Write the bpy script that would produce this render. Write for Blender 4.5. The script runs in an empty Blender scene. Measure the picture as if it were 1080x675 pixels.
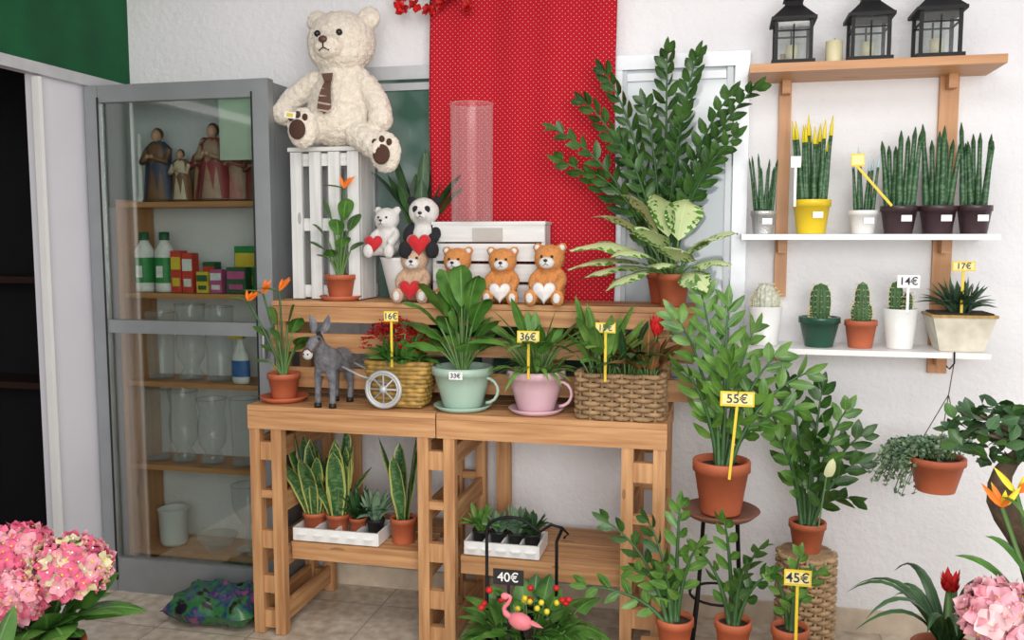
import bpy, math, random
from mathutils import Vector as V, Matrix, Euler
random.seed(7)
R=random.uniform
pi=math.pi
MC={}
def newmat(name):
    m=bpy.data.materials.new(name); m.use_nodes=True
    nt=m.node_tree; b=nt.nodes['Principled BSDF']; return m,nt,b
def ramp(nt,c1,c2,p1=.3,p2=.7):
    r=nt.nodes.new('ShaderNodeValToRGB'); e=r.color_ramp.elements
    e[0].position=p1;e[1].position=p2;e[0].color=(*c1,1);e[1].color=(*c2,1); return r
def noise(nt,vec,scale,detail=4,mapscale=None):
    n=nt.nodes.new('ShaderNodeTexNoise'); n.inputs['Scale'].default_value=scale; n.inputs['Detail'].default_value=detail
    if mapscale:
        mp=nt.nodes.new('ShaderNodeMapping'); mp.inputs['Scale'].default_value=mapscale
        nt.links.new(vec,mp.inputs['Vector']); vec=mp.outputs['Vector']
    nt.links.new(vec,n.inputs['Vector']); return n
def addbump(nt,b,fac,strength,dist=.01):
    bp=nt.nodes.new('ShaderNodeBump'); bp.inputs['Strength'].default_value=strength; bp.inputs['Distance'].default_value=dist
    nt.links.new(fac,bp.inputs['Height']); nt.links.new(bp.outputs['Normal'],b.inputs['Normal'])
def mix(nt,fac,a,b):
    m=nt.nodes.new('ShaderNodeMix'); m.data_type='RGBA'
    for i,x in ((0,fac),(6,a),(7,b)):
        if isinstance(x,tuple): m.inputs[i].default_value=(*x,1)
        elif isinstance(x,float): m.inputs[i].default_value=x
        else: nt.links.new(x,m.inputs[i])
    return m.outputs[2]
def math_(nt,op,a,b=0.0):
    m=nt.nodes.new('ShaderNodeMath'); m.operation=op
    for i,x in ((0,a),(1,b)):
        if isinstance(x,(int,float)): m.inputs[i].default_value=x
        else: nt.links.new(x,m.inputs[i])
    return m.outputs[0]
def mat(name,col,rough=.5,metal=0,var=.12,vs=8,bump=0,bs=60,spec=.5,coat=0,sheen=0):
    if name in MC: return MC[name]
    m,nt,b=newmat(name)
    tc=nt.nodes.new('ShaderNodeTexCoord')
    n=noise(nt,tc.outputs['Object'],vs)
    r=ramp(nt,tuple(c*(1-var) for c in col),tuple(min(1,c*(1+var)) for c in col))
    nt.links.new(n.outputs['Fac'],r.inputs['Fac']); nt.links.new(r.outputs['Color'],b.inputs['Base Color'])
    b.inputs['Roughness'].default_value=rough; b.inputs['Metallic'].default_value=metal
    b.inputs['Specular IOR Level'].default_value=spec; b.inputs['Coat Weight'].default_value=coat
    b.inputs['Sheen Weight'].default_value=sheen
    if bump:
        n2=noise(nt,tc.outputs['Object'],bs,6); addbump(nt,b,n2.outputs['Fac'],bump)
    MC[name]=m; return m
def woodmat(name,c1,c2,rough=.6):
    m,nt,b=newmat(name); tc=nt.nodes.new('ShaderNodeTexCoord')
    n=noise(nt,tc.outputs['UV'],3,6,(1,14,1)); n2=noise(nt,tc.outputs['Object'],1.7,2)
    r=ramp(nt,c1,c2,.35,.65); nt.links.new(n.outputs['Fac'],r.inputs['Fac'])
    f=math_(nt,'MULTIPLY',n2.outputs['Fac'],.5)
    c=mix(nt,f,r.outputs['Color'],tuple(x*.6 for x in c1))
    kn=nt.nodes.new('ShaderNodeTexVoronoi'); kn.inputs['Scale'].default_value=1; mp=nt.nodes.new('ShaderNodeMapping'); mp.inputs['Scale'].default_value=(3,9,1); nt.links.new(tc.outputs['UV'],mp.inputs[0]); nt.links.new(mp.outputs[0],kn.inputs['Vector'])
    c=mix(nt,math_(nt,'MULTIPLY',math_(nt,'LESS_THAN',kn.outputs['Distance'],.10),.6),c,tuple(x*.3 for x in c1))
    nt.links.new(c,b.inputs['Base Color']); b.inputs['Roughness'].default_value=rough
    addbump(nt,b,n.outputs['Fac'],.3,.004); return m
def leafmat(name,a,b2,rib=None,margin=None,mw=.78,band=None,mottle=None,rough=.42,ribw=.07):
    m,nt,b=newmat(name); tc=nt.nodes.new('ShaderNodeTexCoord')
    sp=nt.nodes.new('ShaderNodeSeparateXYZ'); nt.links.new(tc.outputs['UV'],sp.inputs[0])
    X=math_(nt,'MULTIPLY',math_(nt,'ABSOLUTE',math_(nt,'SUBTRACT',sp.outputs[0],.5)),2.0)
    n=noise(nt,tc.outputs['Object'],14,4); r=ramp(nt,a,b2,.35,.65); nt.links.new(n.outputs['Fac'],r.inputs['Fac'])
    c=r.outputs['Color']
    if band:
        nb=noise(nt,tc.outputs['UV'],1.0,4,(2.5,22,1)); c=mix(nt,math_(nt,'MULTIPLY',math_(nt,'GREATER_THAN',nb.outputs['Fac'],.52),.8),c,band)
    if mottle:
        nb=noise(nt,tc.outputs['UV'],1.0,5,(5,13,1))
        f=math_(nt,'GREATER_THAN',math_(nt,'SUBTRACT',nb.outputs['Fac'],math_(nt,'MULTIPLY',X,.28)),.27)
        c=mix(nt,math_(nt,'MULTIPLY',f,.9),c,mottle)
    if rib: c=mix(nt,math_(nt,'LESS_THAN',X,ribw),c,rib)
    if margin: c=mix(nt,math_(nt,'GREATER_THAN',X,mw),c,margin)
    nt.links.new(c,b.inputs['Base Color']); b.inputs['Roughness'].default_value=rough; b.inputs['Specular IOR Level'].default_value=.45
    return m
class MB:
    def __init__(s): s.v=[];s.f=[];s.m=[];s.uv=[];s.sm=[];s.mats=[];s.fm=[]
    def mi(s,m):
        if m not in s.mats: s.mats.append(m)
        return s.mats.index(m)
    def add(s,vs,fs,m,uv=None,smooth=True):
        o=len(s.v); s.v+= [tuple(x) for x in vs]; s.uv+= uv if uv else [(0.,0.)]*len(vs)
        k=s.mi(m)
        for f in fs: s.f.append(tuple(i+o for i in f)); s.fm.append(k); s.sm.append(smooth)
    def box(s,c,sz,m,rot=None,taper=1.0):
        c=V(c); hx,hy,hz=[q/2 for q in sz]
        M=Euler(rot).to_matrix() if rot else Matrix.Identity(3)
        L=max(range(3),key=lambda i:sz[i]); off=(R(0,20),R(0,20))
        for ax in range(3):
            a,b=[i for i in range(3) if i!=ax]
            if b==L: a,b=b,a
            for sg in (-1,1):
                vs=[];uv=[]
                for p,q in ((-1,-1),(1,-1),(1,1),(-1,1)):
                    w=[0,0,0]; w[ax]=sg;w[a]=p;w[b]=q
                    t=taper if w[2]<0 else 1
                    l=V((w[0]*hx*t,w[1]*hy*t,w[2]*hz)); vs.append(c+M@l)
                    uv.append((off[0]+p*sz[a]/2,off[1]+q*sz[b]/2+ax*.3))
                s.add(vs,[(0,1,2,3)],m,uv,False)
    def lathe(s,c,prof,m,n=28,M=None,sx=1,sy=1,rib=None,flat=False):
        c=V(c); vs=[];uv=[]
        for j,(r,z) in enumerate(prof):
            for i in range(n):
                a=2*pi*i/n; rr=r*(1+(rib[1]*math.cos(rib[0]*a) if rib else 0))
                p=V((rr*math.cos(a)*sx,rr*math.sin(a)*sy,z))
                vs.append(c+(M@p if M else p)); uv.append((i/n,z))
        fs=[(j*n+i,j*n+(i+1)%n,(j+1)*n+(i+1)%n,(j+1)*n+i) for j in range(len(prof)-1) for i in range(n)]
        s.add(vs,fs,m,uv,not flat)
    def ell(s,c,r,m,rot=None,seg=18,rings=11):
        if not hasattr(r,'__len__'): r=(r,r,r)
        M=(Euler(rot).to_matrix() if rot else Matrix.Identity(3)); c=V(c); vs=[];n=seg
        for j in range(rings+1):
            t=pi*j/rings
            for i in range(n):
                a=2*pi*i/n; vs.append(c+M@V((r[0]*math.sin(t)*math.cos(a),r[1]*math.sin(t)*math.sin(a),-r[2]*math.cos(t))))
        fs=[(j*n+i,j*n+(i+1)%n,(j+1)*n+(i+1)%n,(j+1)*n+i) for j in range(rings) for i in range(n)]
        s.add(vs,fs,m)
    def tube(s,pts,r,m,n=7,closed=False):
        pts=[V(p) for p in pts]; N=len(pts); vs=[];uv=[]
        ref=V((0.31,0.22,.93))
        for i,p in enumerate(pts):
            t=(pts[(i+1)%N]-pts[i-1]) if closed else (pts[min(i+1,N-1)]-pts[max(i-1,0)])
            if t.length<1e-9: t=V((0,0,1))
            t.normalize()
            if abs(t.dot(ref))>.97: ref=V((.9,.3,.1))
            a=t.cross(ref).normalized(); b=t.cross(a)
            rr=r[i] if hasattr(r,'__len__') else r
            for k in range(n):
                an=2*pi*k/n; vs.append(p+a*rr*math.cos(an)+b*rr*math.sin(an)); uv.append((k/n,i/N))
        fs=[(j*n+i,j*n+(i+1)%n,((j+1)%N)*n+(i+1)%n,((j+1)%N)*n+i) for j in range(N if closed else N-1) for i in range(n)]
        if not closed:
            fs+=[tuple(range(n)),tuple(range((N-1)*n,N*n))]
        s.add(vs,fs,m,uv)
    def leaf(s,pts,W,side,m,prof='lance',fold=.2,wave=0):
        N=len(pts)-1; vs=[];uv=[];ph=R(0,6)
        for i,p in enumerate(pts):
            t=i/N; tg=(pts[min(i+1,N)]-pts[max(i-1,0)])
            if tg.length<1e-9: tg=V((0,0,1))
            tg.normalize()
            sd=side-tg*side.dot(tg)
            if sd.length<1e-6: sd=V((1,0,0))
            sd.normalize(); nm=sd.cross(tg)
            w=PR[prof](t)*W/2
            z=wave*W*math.sin(t*14+ph)
            vs+=[p-sd*w+nm*(w*fold+z),p-sd*w*.5+nm*(w*fold*.35+z*.4),p,p+sd*w*.5+nm*(w*fold*.35-z*.4),p+sd*w+nm*(w*fold-z)]
            uv+=[(0,t),(.25,t),(.5,t),(.75,t),(1,t)]
        fs=[(5*j+k,5*j+k+1,5*j+k+6,5*j+k+5) for j in range(N) for k in range(4)]
        s.add(vs,fs,m,uv)
    def sleaf(s,p0,p1,W,side,m,nm=None):
        d=p1-p0; t=d.normalized(); sd=(side-t*side.dot(t))
        if sd.length<1e-6: return
        sd.normalize(); nn=sd.cross(t)*(W*.16)
        vs=[p0,p0+d*.25+sd*W*.42+nn,p0+d*.55+sd*W*.5+nn,p0+d*.85+sd*W*.25,p1-nn,p0+d*.85-sd*W*.25,p0+d*.55-sd*W*.5+nn,p0+d*.25-sd*W*.42+nn,p0+d*.3,p0+d*.6,p0+d*.85]
        uv=[(.5,0),(1,.25),(1,.5),(1,.8),(.5,1),(0,.8),(0,.5),(0,.25),(.5,.3),(.5,.6),(.5,.8)]
        fs=[(0,1,8),(8,1,2,9),(9,2,3,10),(10,3,4),(0,8,7),(8,9,6,7),(9,10,5,6),(10,4,5)]
        s.add(vs,fs,m,uv)
    def build(s,name,parent=None,loc=None,origin=None):
        if origin is None:
            xs=[v[0] for v in s.v];ys=[v[1] for v in s.v];zs=[v[2] for v in s.v]
            origin=V(((min(xs)+max(xs))/2,(min(ys)+max(ys))/2,min(zs)))
        o=V(origin)
        me=bpy.data.meshes.new(name); me.from_pydata([V(v)-o for v in s.v],[],s.f)
        for m in s.mats: me.materials.append(m)
        me.polygons.foreach_set('material_index',s.fm); me.polygons.foreach_set('use_smooth',s.sm)
        ul=me.uv_layers.new(name='UVMap'); li=[0]*len(me.loops); me.loops.foreach_get('vertex_index',li)
        fl=[]
        for i in li: fl+=s.uv[i]
        ul.data.foreach_set('uv',fl)
        me.update()
        ob=bpy.data.objects.new(name,me); bpy.context.collection.objects.link(ob); ob.location=o
        if parent:
            ob.parent=parent; ob.matrix_parent_inverse=Matrix.Translation(-parent.location) if not loc else Matrix.Identity(4)
        return ob
PR={'lance':lambda t:max(.0,math.sin(pi*t**.85))**.85,
 'oval':lambda t:max(0,math.sin(pi*t**.8))**.6,
 'sword':lambda t:min(1,.55+t*1.2)*(1-t**5)**.8 if t<1 else 0,
 'strap':lambda t:min(1,.5+t*3)*(1-t**3),
 'heart':lambda t:(min(1,(t*9)**.5)*(1-t)**.62*1.25) if t<1 else 0}
def empty(name,loc,rz=0,s=1):
    e=bpy.data.objects.new(name,None); bpy.context.collection.objects.link(e); e.location=loc; e.rotation_euler=(0,0,rz); e.scale=(s,s,s); e.empty_display_size=.05; return e
def bez(p0,p1,p2,n=8,t0=0,t1=1):
    o=[]
    for i in range(n+1):
        t=t0+(t1-t0)*i/n; o.append(p0*(1-t)**2+p1*2*t*(1-t)+p2*t*t)
    return o
# ---------- materials
WOOD=woodmat('pallet_pine',(.44,.205,.08),(.70,.39,.175))
WOOD2=woodmat('shelf_wood',(.50,.23,.09),(.64,.33,.14),.45)
WHITEW=woodmat('white_painted_wood',(.68,.68,.66),(.86,.86,.84))
WALL=mat('stucco_wall',(.83,.825,.84),.9,var=.03,vs=2,bump=.6,bs=42)
WALL2=mat('plaster_wall',(.72,.71,.76),.85,var=.03,vs=2)
GREENW=mat('green_wall',(.0,.085,.025),.8,var=.2,vs=5,bump=.2)
TERRA=mat('terracotta',(.48,.12,.05),.6,var=.15)
SOIL=mat('soil',(.04,.025,.015),.95,var=.5,vs=60,bump=1,bs=150)
WHITE=mat('white_ceramic',(.82,.82,.80),.3,var=.03)
WSHELF=mat('white_melamine',(.84,.83,.82),.35,var=.02)
MINT=mat('mint_ceramic',(.38,.53,.43),.3,var=.05)
PINKC=mat('pink_ceramic',(.66,.43,.48),.3,var=.05)
YELC=mat('yellow_ceramic',(.78,.56,.02),.3,var=.05)
BROWNC=mat('brown_ceramic',(.05,.025,.03),.35)
GREENC=mat('green_ceramic',(.015,.08,.045),.25)
SILV=mat('silver_pot',(.62,.62,.62),.35,.7,bump=.4,bs=200)
GOLDP=mat('gold_wicker',(.38,.23,.055),.5,var=.4,vs=40)
GALV=mat('gilt_white',(.66,.62,.50),.4,var=.2,vs=14)
ALU=mat('aluminium',(.33,.35,.36),.4,.5,var=.05)
BLACK=mat('black_metal',(.008,.008,.009),.55,.0,spec=.3)
BLKP=mat('black_plastic',(.012,.012,.012),.5)
YEL=mat('yellow_card',(.78,.56,.03),.5,var=.02)
WCARD=mat('white_card',(.85,.85,.82),.5,var=.02)
INK=mat('ink',(.02,.02,.05),.6)
CANDLE=mat('candle_wax',(.72,.66,.42),.5)
RED=mat('red_felt',(.55,.01,.015),.8,sheen=.3)
REDF=mat('red_petals',(.60,.015,.015),.6,var=.3,vs=40)
STEM=mat('stem_green',(.10,.20,.05),.5)
STEMD=mat('stem_dark',(.04,.11,.03),.45)
ORANGE=mat('orange_petals',(.85,.20,.02),.5)
TRUNK=mat('bark',(.10,.065,.04),.9,var=.4,vs=20,bump=1,bs=40)
WICK=mat('wicker',(.32,.20,.10),.7,var=.35,vs=30)
ZZL=leafmat('zz_leaf',(.010,.045,.008),(.050,.130,.022),rib=(.07,.16,.03),rough=.36)
ZZY=leafmat('zz_leaf_young',(.035,.11,.015),(.13,.27,.04),rib=(.14,.30,.06),rough=.36)
LILY=leafmat('peace_lily_leaf',(.025,.095,.012),(.10,.245,.04),rib=(.14,.32,.07))
FERN=leafmat('light_leaf',(.07,.19,.03),(.19,.34,.07),rib=(.2,.4,.1))
DARKL=leafmat('dark_leaf',(.012,.045,.013),(.045,.115,.035),rib=(.06,.16,.05))
DIEFF=leafmat('dieffenbachia_leaf',(.04,.15,.02),(.12,.27,.04),mottle=(.60,.68,.36),rib=(.6,.68,.36),ribw=.05)
SANS=leafmat('sansevieria_leaf',(.02,.08,.022),(.045,.14,.04),band=(.12,.22,.08),margin=(.44,.45,.12),mw=.80)
SANC=leafmat('sansevieria_cylinder',(.012,.06,.02),(.035,.11,.04),band=(.09,.18,.08))
GREY=leafmat('grey_succulent',(.12,.22,.14),(.26,.36,.22))
CACT=mat('cactus_skin',(.05,.13,.04),.6,var=.2)
SPINE=mat('cactus_spine',(.72,.62,.35),.6)
CROT=leafmat('croton_leaf',(.04,.10,.02),(.25,.07,.03),rib=(.4,.2,.05))
YTIP=mat('yellow_tip',(.75,.62,.03),.4)
BTIP=mat('pale_tip',(.45,.60,.66),.4)
def glassmat(name,tint,edge,base,haze_paint=0.0,blend=.35,rough=.05):
    m=bpy.data.materials.new(name); m.use_nodes=True; nt=m.node_tree; nt.nodes.clear()
    o=nt.nodes.new('ShaderNodeOutputMaterial'); t=nt.nodes.new('ShaderNodeBsdfTransparent'); g=nt.nodes.new('ShaderNodeBsdfGlossy')
    t.inputs[0].default_value=(*tint,1); g.inputs['Roughness'].default_value=rough; g.inputs[0].default_value=(1,1,1,1)
    lw=nt.nodes.new('ShaderNodeLayerWeight'); lw.inputs[0].default_value=blend
    f=math_(nt,'ADD',math_(nt,'MULTIPLY',lw.outputs['Facing'],edge),base)
    mx=nt.nodes.new('ShaderNodeMixShader'); nt.links.new(f,mx.inputs[0]); nt.links.new(t.outputs[0],mx.inputs[1]); nt.links.new(g.outputs[0],mx.inputs[2]); out=mx.outputs[0]
    if haze_paint:
        d=nt.nodes.new('ShaderNodeBsdfDiffuse'); d.inputs[0].default_value=(.9,.92,.92,1)
        m2=nt.nodes.new('ShaderNodeMixShader'); nt.links.new(math_(nt,'ADD',math_(nt,'MULTIPLY',lw.outputs['Facing'],haze_paint*3.5),haze_paint),m2.inputs[0]); nt.links.new(out,m2.inputs[1]); nt.links.new(d.outputs[0],m2.inputs[2]); out=m2.outputs[0]  # white diffuse, stronger at the edges, paints brightness into the clear glass
    nt.links.new(out,o.inputs[0]); return m
GLASS=glassmat('clear_glass',(.985,.99,.99),.16,.03,.07,.3); PANE=glassmat('pane_glass',(.93,.95,.94),.15,.05); DOORG=glassmat('door_glass',(.88,.92,.90),.18,.13)
# ---------- room
def room():
    mb=MB(); mb.box((-.4,.06,1.425),(4.6,.12,2.85),WALL); mb.build('wall_back')
    T=.05; X=-2.62-T/2; J=-.56; DH=2.19
    mb=MB(); mb.box((X,J/2,1.425),(T,-J,2.85),WALL2); mb.box((X,-2.9,1.425),(T,2.2,2.85),WALL2)
    mb.box((X,(J-1.8)/2,(DH+2.85)/2),(T,1.8+J,2.85-DH),WALL2); mb.build('wall_left')
    mb=MB(); mb.box((-2.612,-1.0,2.54),(.014,2.0,.62),GREENW); mb.box((-2.612,-.15,1.95),(.012,.28,.54),GREENW); mb.build('green_wall_panel')
    mb=MB(); mb.box((-2.605,-1.05,2.205),(.035,2.0,.045),mat('grey_frame',(.50,.50,.52),.5)); mb.box((-2.61,J-.008,1.09),(.03,.02,2.17),WSHELF); mb.box((-2.61,-1.79,1.09),(.03,.03,2.17),WSHELF); mb.build('door_frame_1')
    m,nt,b=newmat('floor_tiles'); tc=nt.nodes.new('ShaderNodeTexCoord')
    br=nt.nodes.new('ShaderNodeTexBrick'); br.offset=0; nt.links.new(tc.outputs['Object'],br.inputs['Vector'])
    br.inputs['Scale'].default_value=1; br.inputs['Brick Width'].default_value=.4; br.inputs['Row Height'].default_value=.4; br.inputs['Mortar Size'].default_value=.003
    n=noise(nt,tc.outputs['Object'],22,8); r=ramp(nt,(.42,.34,.25),(.70,.62,.51)); nt.links.new(n.outputs['Fac'],r.inputs[0])
    nt.links.new(r.outputs[0],br.inputs['Color1']); nt.links.new(r.outputs[0],br.inputs['Color2']); br.inputs['Mortar'].default_value=(.3,.25,.2,1)
    nt.links.new(br.outputs['Color'],b.inputs['Base Color']); b.inputs['Roughness'].default_value=.35
    mb=MB(); mb.box((-.15,-2.6,-.05),(4.95,5.5,.1),m); mb.build('floor')
    DK=mat('room_shade_paint',(.008,.007,.010),.9)  # near-black colour stands in for the shade of the unlit back room
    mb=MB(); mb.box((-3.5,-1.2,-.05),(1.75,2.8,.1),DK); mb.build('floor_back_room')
    mb=MB(); mb.box((-.4,-2.0,2.9),(4.7,4.2,.1),WALL2); mb.build('ceiling')
    mb=MB(); mb.box((-.2,-.008,.045),(3.0,.016,.09),mat('baseboard_tile',(.62,.52,.40),.3,var=.15,vs=14)); mb.build('baseboard_back')
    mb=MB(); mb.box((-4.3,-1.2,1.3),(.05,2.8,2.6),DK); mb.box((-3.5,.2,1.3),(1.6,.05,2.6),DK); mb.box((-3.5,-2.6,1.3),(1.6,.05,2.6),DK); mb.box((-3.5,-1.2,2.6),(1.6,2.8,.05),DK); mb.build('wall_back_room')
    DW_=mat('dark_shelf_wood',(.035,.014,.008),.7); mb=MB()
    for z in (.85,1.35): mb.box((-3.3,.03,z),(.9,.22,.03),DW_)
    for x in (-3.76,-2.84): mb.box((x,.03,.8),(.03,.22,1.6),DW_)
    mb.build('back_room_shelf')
def pot(mb,c,rt,rb,h,m,rim=True,n=28):
    x,y,z=c; k=1.07 if rim else 1.0; zr=h*.80 if rim else h*.98
    mb.lathe((x,y,z),[(0,0),(rb,0),(rb*1.01,h*.02),(rt,zr),(rt*k,zr),(rt*k,h*.985),(rt*k*.985,h),(rt*.93,h),(rt*.90,h*.86)],m,n)
    mb.lathe((x,y,z),[(rt*.91,h*.87),(rt*.5,h*.9),(0,h*.9)],SOIL,16)
def saucer(mb,c,r,m):
    mb.lathe(c,[(0,0),(r*.8,0),(r,.018),(r*.97,.02),(r*.78,.006),(0,.006)],m)
def clump(mb,base,n,L,W,m,prof='lance',spread=(.2,1.0),stem=.35,smat=None,droop=.25,fold=.2,r=.02,wave=0,seg=8,flip=None):
    base=V(base)
    for i in range(n):
        az=2.39996*i+R(-.3,.3); t=R(*spread); l=L*R(.72,1.1); a=V((math.cos(az),math.sin(az),0))
        p0=base+a*r*R(.2,1); p2=p0+a*l*math.sin(t)+V((0,0,l*(math.cos(t)-droop*math.sin(t))))
        p1=p0+a*l*.5*math.sin(t*.4)+V((0,0,l*.55))
        if p2.y>-.03 and base.y<-.01: p2.y=-.03-R(0,.03)
        sd=V((-a.y,a.x,0))+V((R(-.4,.4),R(-.4,.4),R(-.2,.2)))
        if stem>0: mb.tube(bez(p0,p1,p2,5,0,stem),[.004]*5+[.0025],smat or STEM,5)
        mb.leaf(bez(p0,p1,p2,seg,stem,1),W*R(.8,1.15),sd,m,prof,fold,wave)
def tipleaves(mb,base,tips,W,m,prof='lance',stem=.45,smat=None,fold=.2,up=.55,wave=0,seg=9):
    base=V(base)
    for tp in tips:
        tp=V(tp); d=tp-base; p0=base+V((d.x,d.y,0))*.06; p1=base+V((d.x*.45,d.y*.45,max(d.z*.75,0)+d.length*up*.5))
        h=V((d.x,d.y,0)); 
        if h.length<.01: h=V((1,0,0))
        h.normalize(); sd=V((-h.y,h.x,0))+V((R(-.3,.3),R(-.3,.3),R(-.3,.3)))
        if stem>0: mb.tube(bez(p0,p1,tp,5,0,stem),[.006,.005,.005,.004,.004,.003],smat or STEM,6)
        mb.leaf(bez(p0,p1,tp,seg,stem,1),W*R(.85,1.1),sd,m,prof,fold,wave)
def zzstem(mb,base,tip,m,LL=.075,W=.032,up=.5,start=.22,sp=.029):
    base=V(base);tip=V(tip); d=tip-base; p1=base+V((d.x*.25,d.y*.25,d.z*.5+d.length*up*.4))
    L=d.length; pts=bez(base,p1,tip,12); mb.tube(pts,[.009-.0065*i/12 for i in range(13)],STEMD,6)
    N=V((d.x*.3+R(-.9,.9),-1,R(-.3,.8))).normalized(); n=int(L*1.05*(1-start)/sp)
    for i in range(n+1):
        t=start+(1-start)*i/n; p=bez(base,p1,tip,1,t,t)[0]; tg=(bez(base,p1,tip,1,min(1,t+.02),1)[0]-p) if t<.97 else tip-p1
        tg.normalize(); S=tg.cross(N)
        if S.length<.05: S=V((1,0,0))
        S.normalize(); sg=1 if i%2 else -1
        ll=LL*(1.05-.6*abs(t-.5))*R(.85,1.1); dr=(S*sg*1.0+tg*(.65+.6*t)+N*R(-.1,.5)).normalized()
        q=p+dr*ll
        if q.y>-.02:q.y=-.02
        mb.sleaf(p,q,W*R(.85,1.1),tg+V((R(-.3,.3),R(-.3,.3),R(-.3,.3))),m)
    mb.sleaf(tip-tg*.01,tip+tg*LL*.8,W*.8,S,m)
def zz(name,potc,rt,h,tips,m=ZZL,pm=TERRA,LL=.075,W=.032,sauc=None,scatter=.035,sp=.029):
    mb=MB(); pot(mb,potc,rt,rt*.74,h,pm)
    if sauc: saucer(mb,(potc[0],potc[1],potc[2]-.006),sauc,pm)
    b=V(potc)+V((0,0,h*.88))
    for tp in tips:
        d=V(tp)-b; zzstem(mb,b+V((max(-1,min(1,d.x*3))*scatter,R(-1,1)*scatter,0)),tp,m if not isinstance(m,list) else random.choice(m),LL,W,sp=sp)
    return mb.build(name)
def txt(parent,s,loc,size,m,rz=0,rx=pi/2):
    cu=bpy.data.curves.new('lettering','FONT'); cu.body=s; cu.size=size; cu.align_x='CENTER'; cu.align_y='CENTER'; cu.extrude=.0006; cu.offset=size*.008
    cu.materials.append(m); ob=bpy.data.objects.new('lettering',cu); bpy.context.collection.objects.link(ob)
    ob.rotation_euler=(rx,0,rz); ob.location=loc; ob.parent=parent; return ob
def tag(x,y,z,s,h=.12,w=.075,hh=.035,yel=True,rz=0,lean=0,black=False):
    e=empty('price_tag',(x,y,z),rz); mb=MB(); bc=YEL if yel else (BLKP if black else WCARD)
    if h>0: mb.box((lean/2,0,h/2),(.009,.003,math.hypot(h,lean)),bc if not black else BLKP,(0,math.atan2(lean,h),0))
    mb.box((lean,-.003,h+hh/2),(w,.004,hh),bc)
    if yel: mb.box((lean,-.0055,h+hh/2),(w*.88,.002,hh*.72),mat('pale_yellow_card',(.84,.74,.30),.5,var=.02))
    mb.build('board',parent=e,loc=True,origin=(0,0,0))
    if s: txt(e,s,(lean,-.0075,h+hh/2),hh*.85,WCARD if black else INK)
    return e
room()
# ---------- display cabinet
def cabinet():
    e=empty('glass_door_cabinet',(-2.18,-.15,0)); X0,X1,Y=-2.60,-1.757,-.29; H=2.18
    mb=MB()
    mb.box((X0+.03,Y,H/2),(.06,.045,H),ALU); mb.box((X1-.035,Y,H/2),(.07,.045,H),ALU)
    w=X1-X0-.132; cx=(X0+X1)/2-.005
    mb.box((cx,Y,H-.035),(w,.04,.07),ALU); mb.box((cx,Y,1.17),(w,.04,.055),ALU); mb.box((cx,Y,.075),(w,.04,.15),ALU)
    mb.box((X1-.012,-.14,H/2),(.02,.24,H-.02),ALU); mb.box((cx,-.14,H-.012),(X1-X0-.05,.24,.02),ALU)
    for x in (X0+.062,X1-.072): mb.box((x,Y-.024,H/2),(.006,.006,H-.1),BLKP)
    mb.lathe((X1-.035,Y-.045,1.05),[(.008,0),(.011,.01),(.011,.11),(.008,.12)],ALU,10)
    mb.build('aluminium_frame',parent=e)
    mb=MB(); mb.box((cx,Y,1.66),(w,.005,.93),DOORG); mb.box((cx,Y,.65),(w,.005,1.0),DOORG); mb.build('glass_panes',parent=e)
    mb=MB()
    for z in (1.70,1.31,.925,.555,.17): mb.box((-2.175,-.125,z-.012),(.66,.22,.022),WOOD2)
    mb.box((-2.515,-.125,.86),(.022,.23,1.70),WOOD2); mb.box((-1.83,-.125,.86),(.05,.23,1.70),WOOD2)
    mb.build('wooden_shelf_unit',parent=e)
cabinet()
def vase(name,c,prof,m=GLASS):
    mb=MB(); mb.lathe(c,[(0,prof[0][1])]+prof,m,36)
    r,z=prof[-1]; mb.tube([(c[0]+r*math.cos(a),c[1]+r*math.sin(a),c[2]+z) for a in [2*pi*i/28 for i in range(28)]],.0022,m,6,True)
    r,z=prof[0]; mb.lathe(c,[(0,z+.008),(prof[1][0]*.95,z+.008)],m,28)
    return mb.build(name)
def scaled(p,sr,sz): return [(r*sr,z*sz) for r,z in p]
hurr=[(.045,0),(.05,.005),(.048,.02),(.03,.05),(.055,.09),(.06,.16),(.052,.24),(.062,.30)]
cyl=[(.05,0),(.052,.01),(.055,.15),(.06,.28)]
goblet=[(.045,0),(.045,.006),(.01,.015),(.009,.10),(.03,.13),(.06,.19),(.062,.28)]
for x,p,z,sz in [(-2.40,cyl,.926,1.05),(-2.25,hurr,.926,1.1),(-2.11,cyl,.926,1.15),
                 (-2.43,cyl,.556,1.15),(-2.30,hurr,.556,1.05),(-2.16,hurr,.556,.95),(-2.0,cyl,.556,1.05),(-2.0,goblet,.17,1.05)]:
    vase('glass_vase',(x,-.14,z),scaled(p,1.05,sz))
mb=MB(); mb.lathe((-2.36,-.15,.171),[(0,0),(.05,0),(.06,.02),(.065,.16),(.07,.165),(.06,.165),(.055,.03),(0,.03)],WHITE); mb.build('white_vase')
mb=MB(); mb.lathe((-2.15,-.14,.171),[(0,0),(.05,0),(.09,.05),(.088,.055),(.05,.01),(0,.01)],GLASS); mb.build('glass_bowl')
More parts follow.
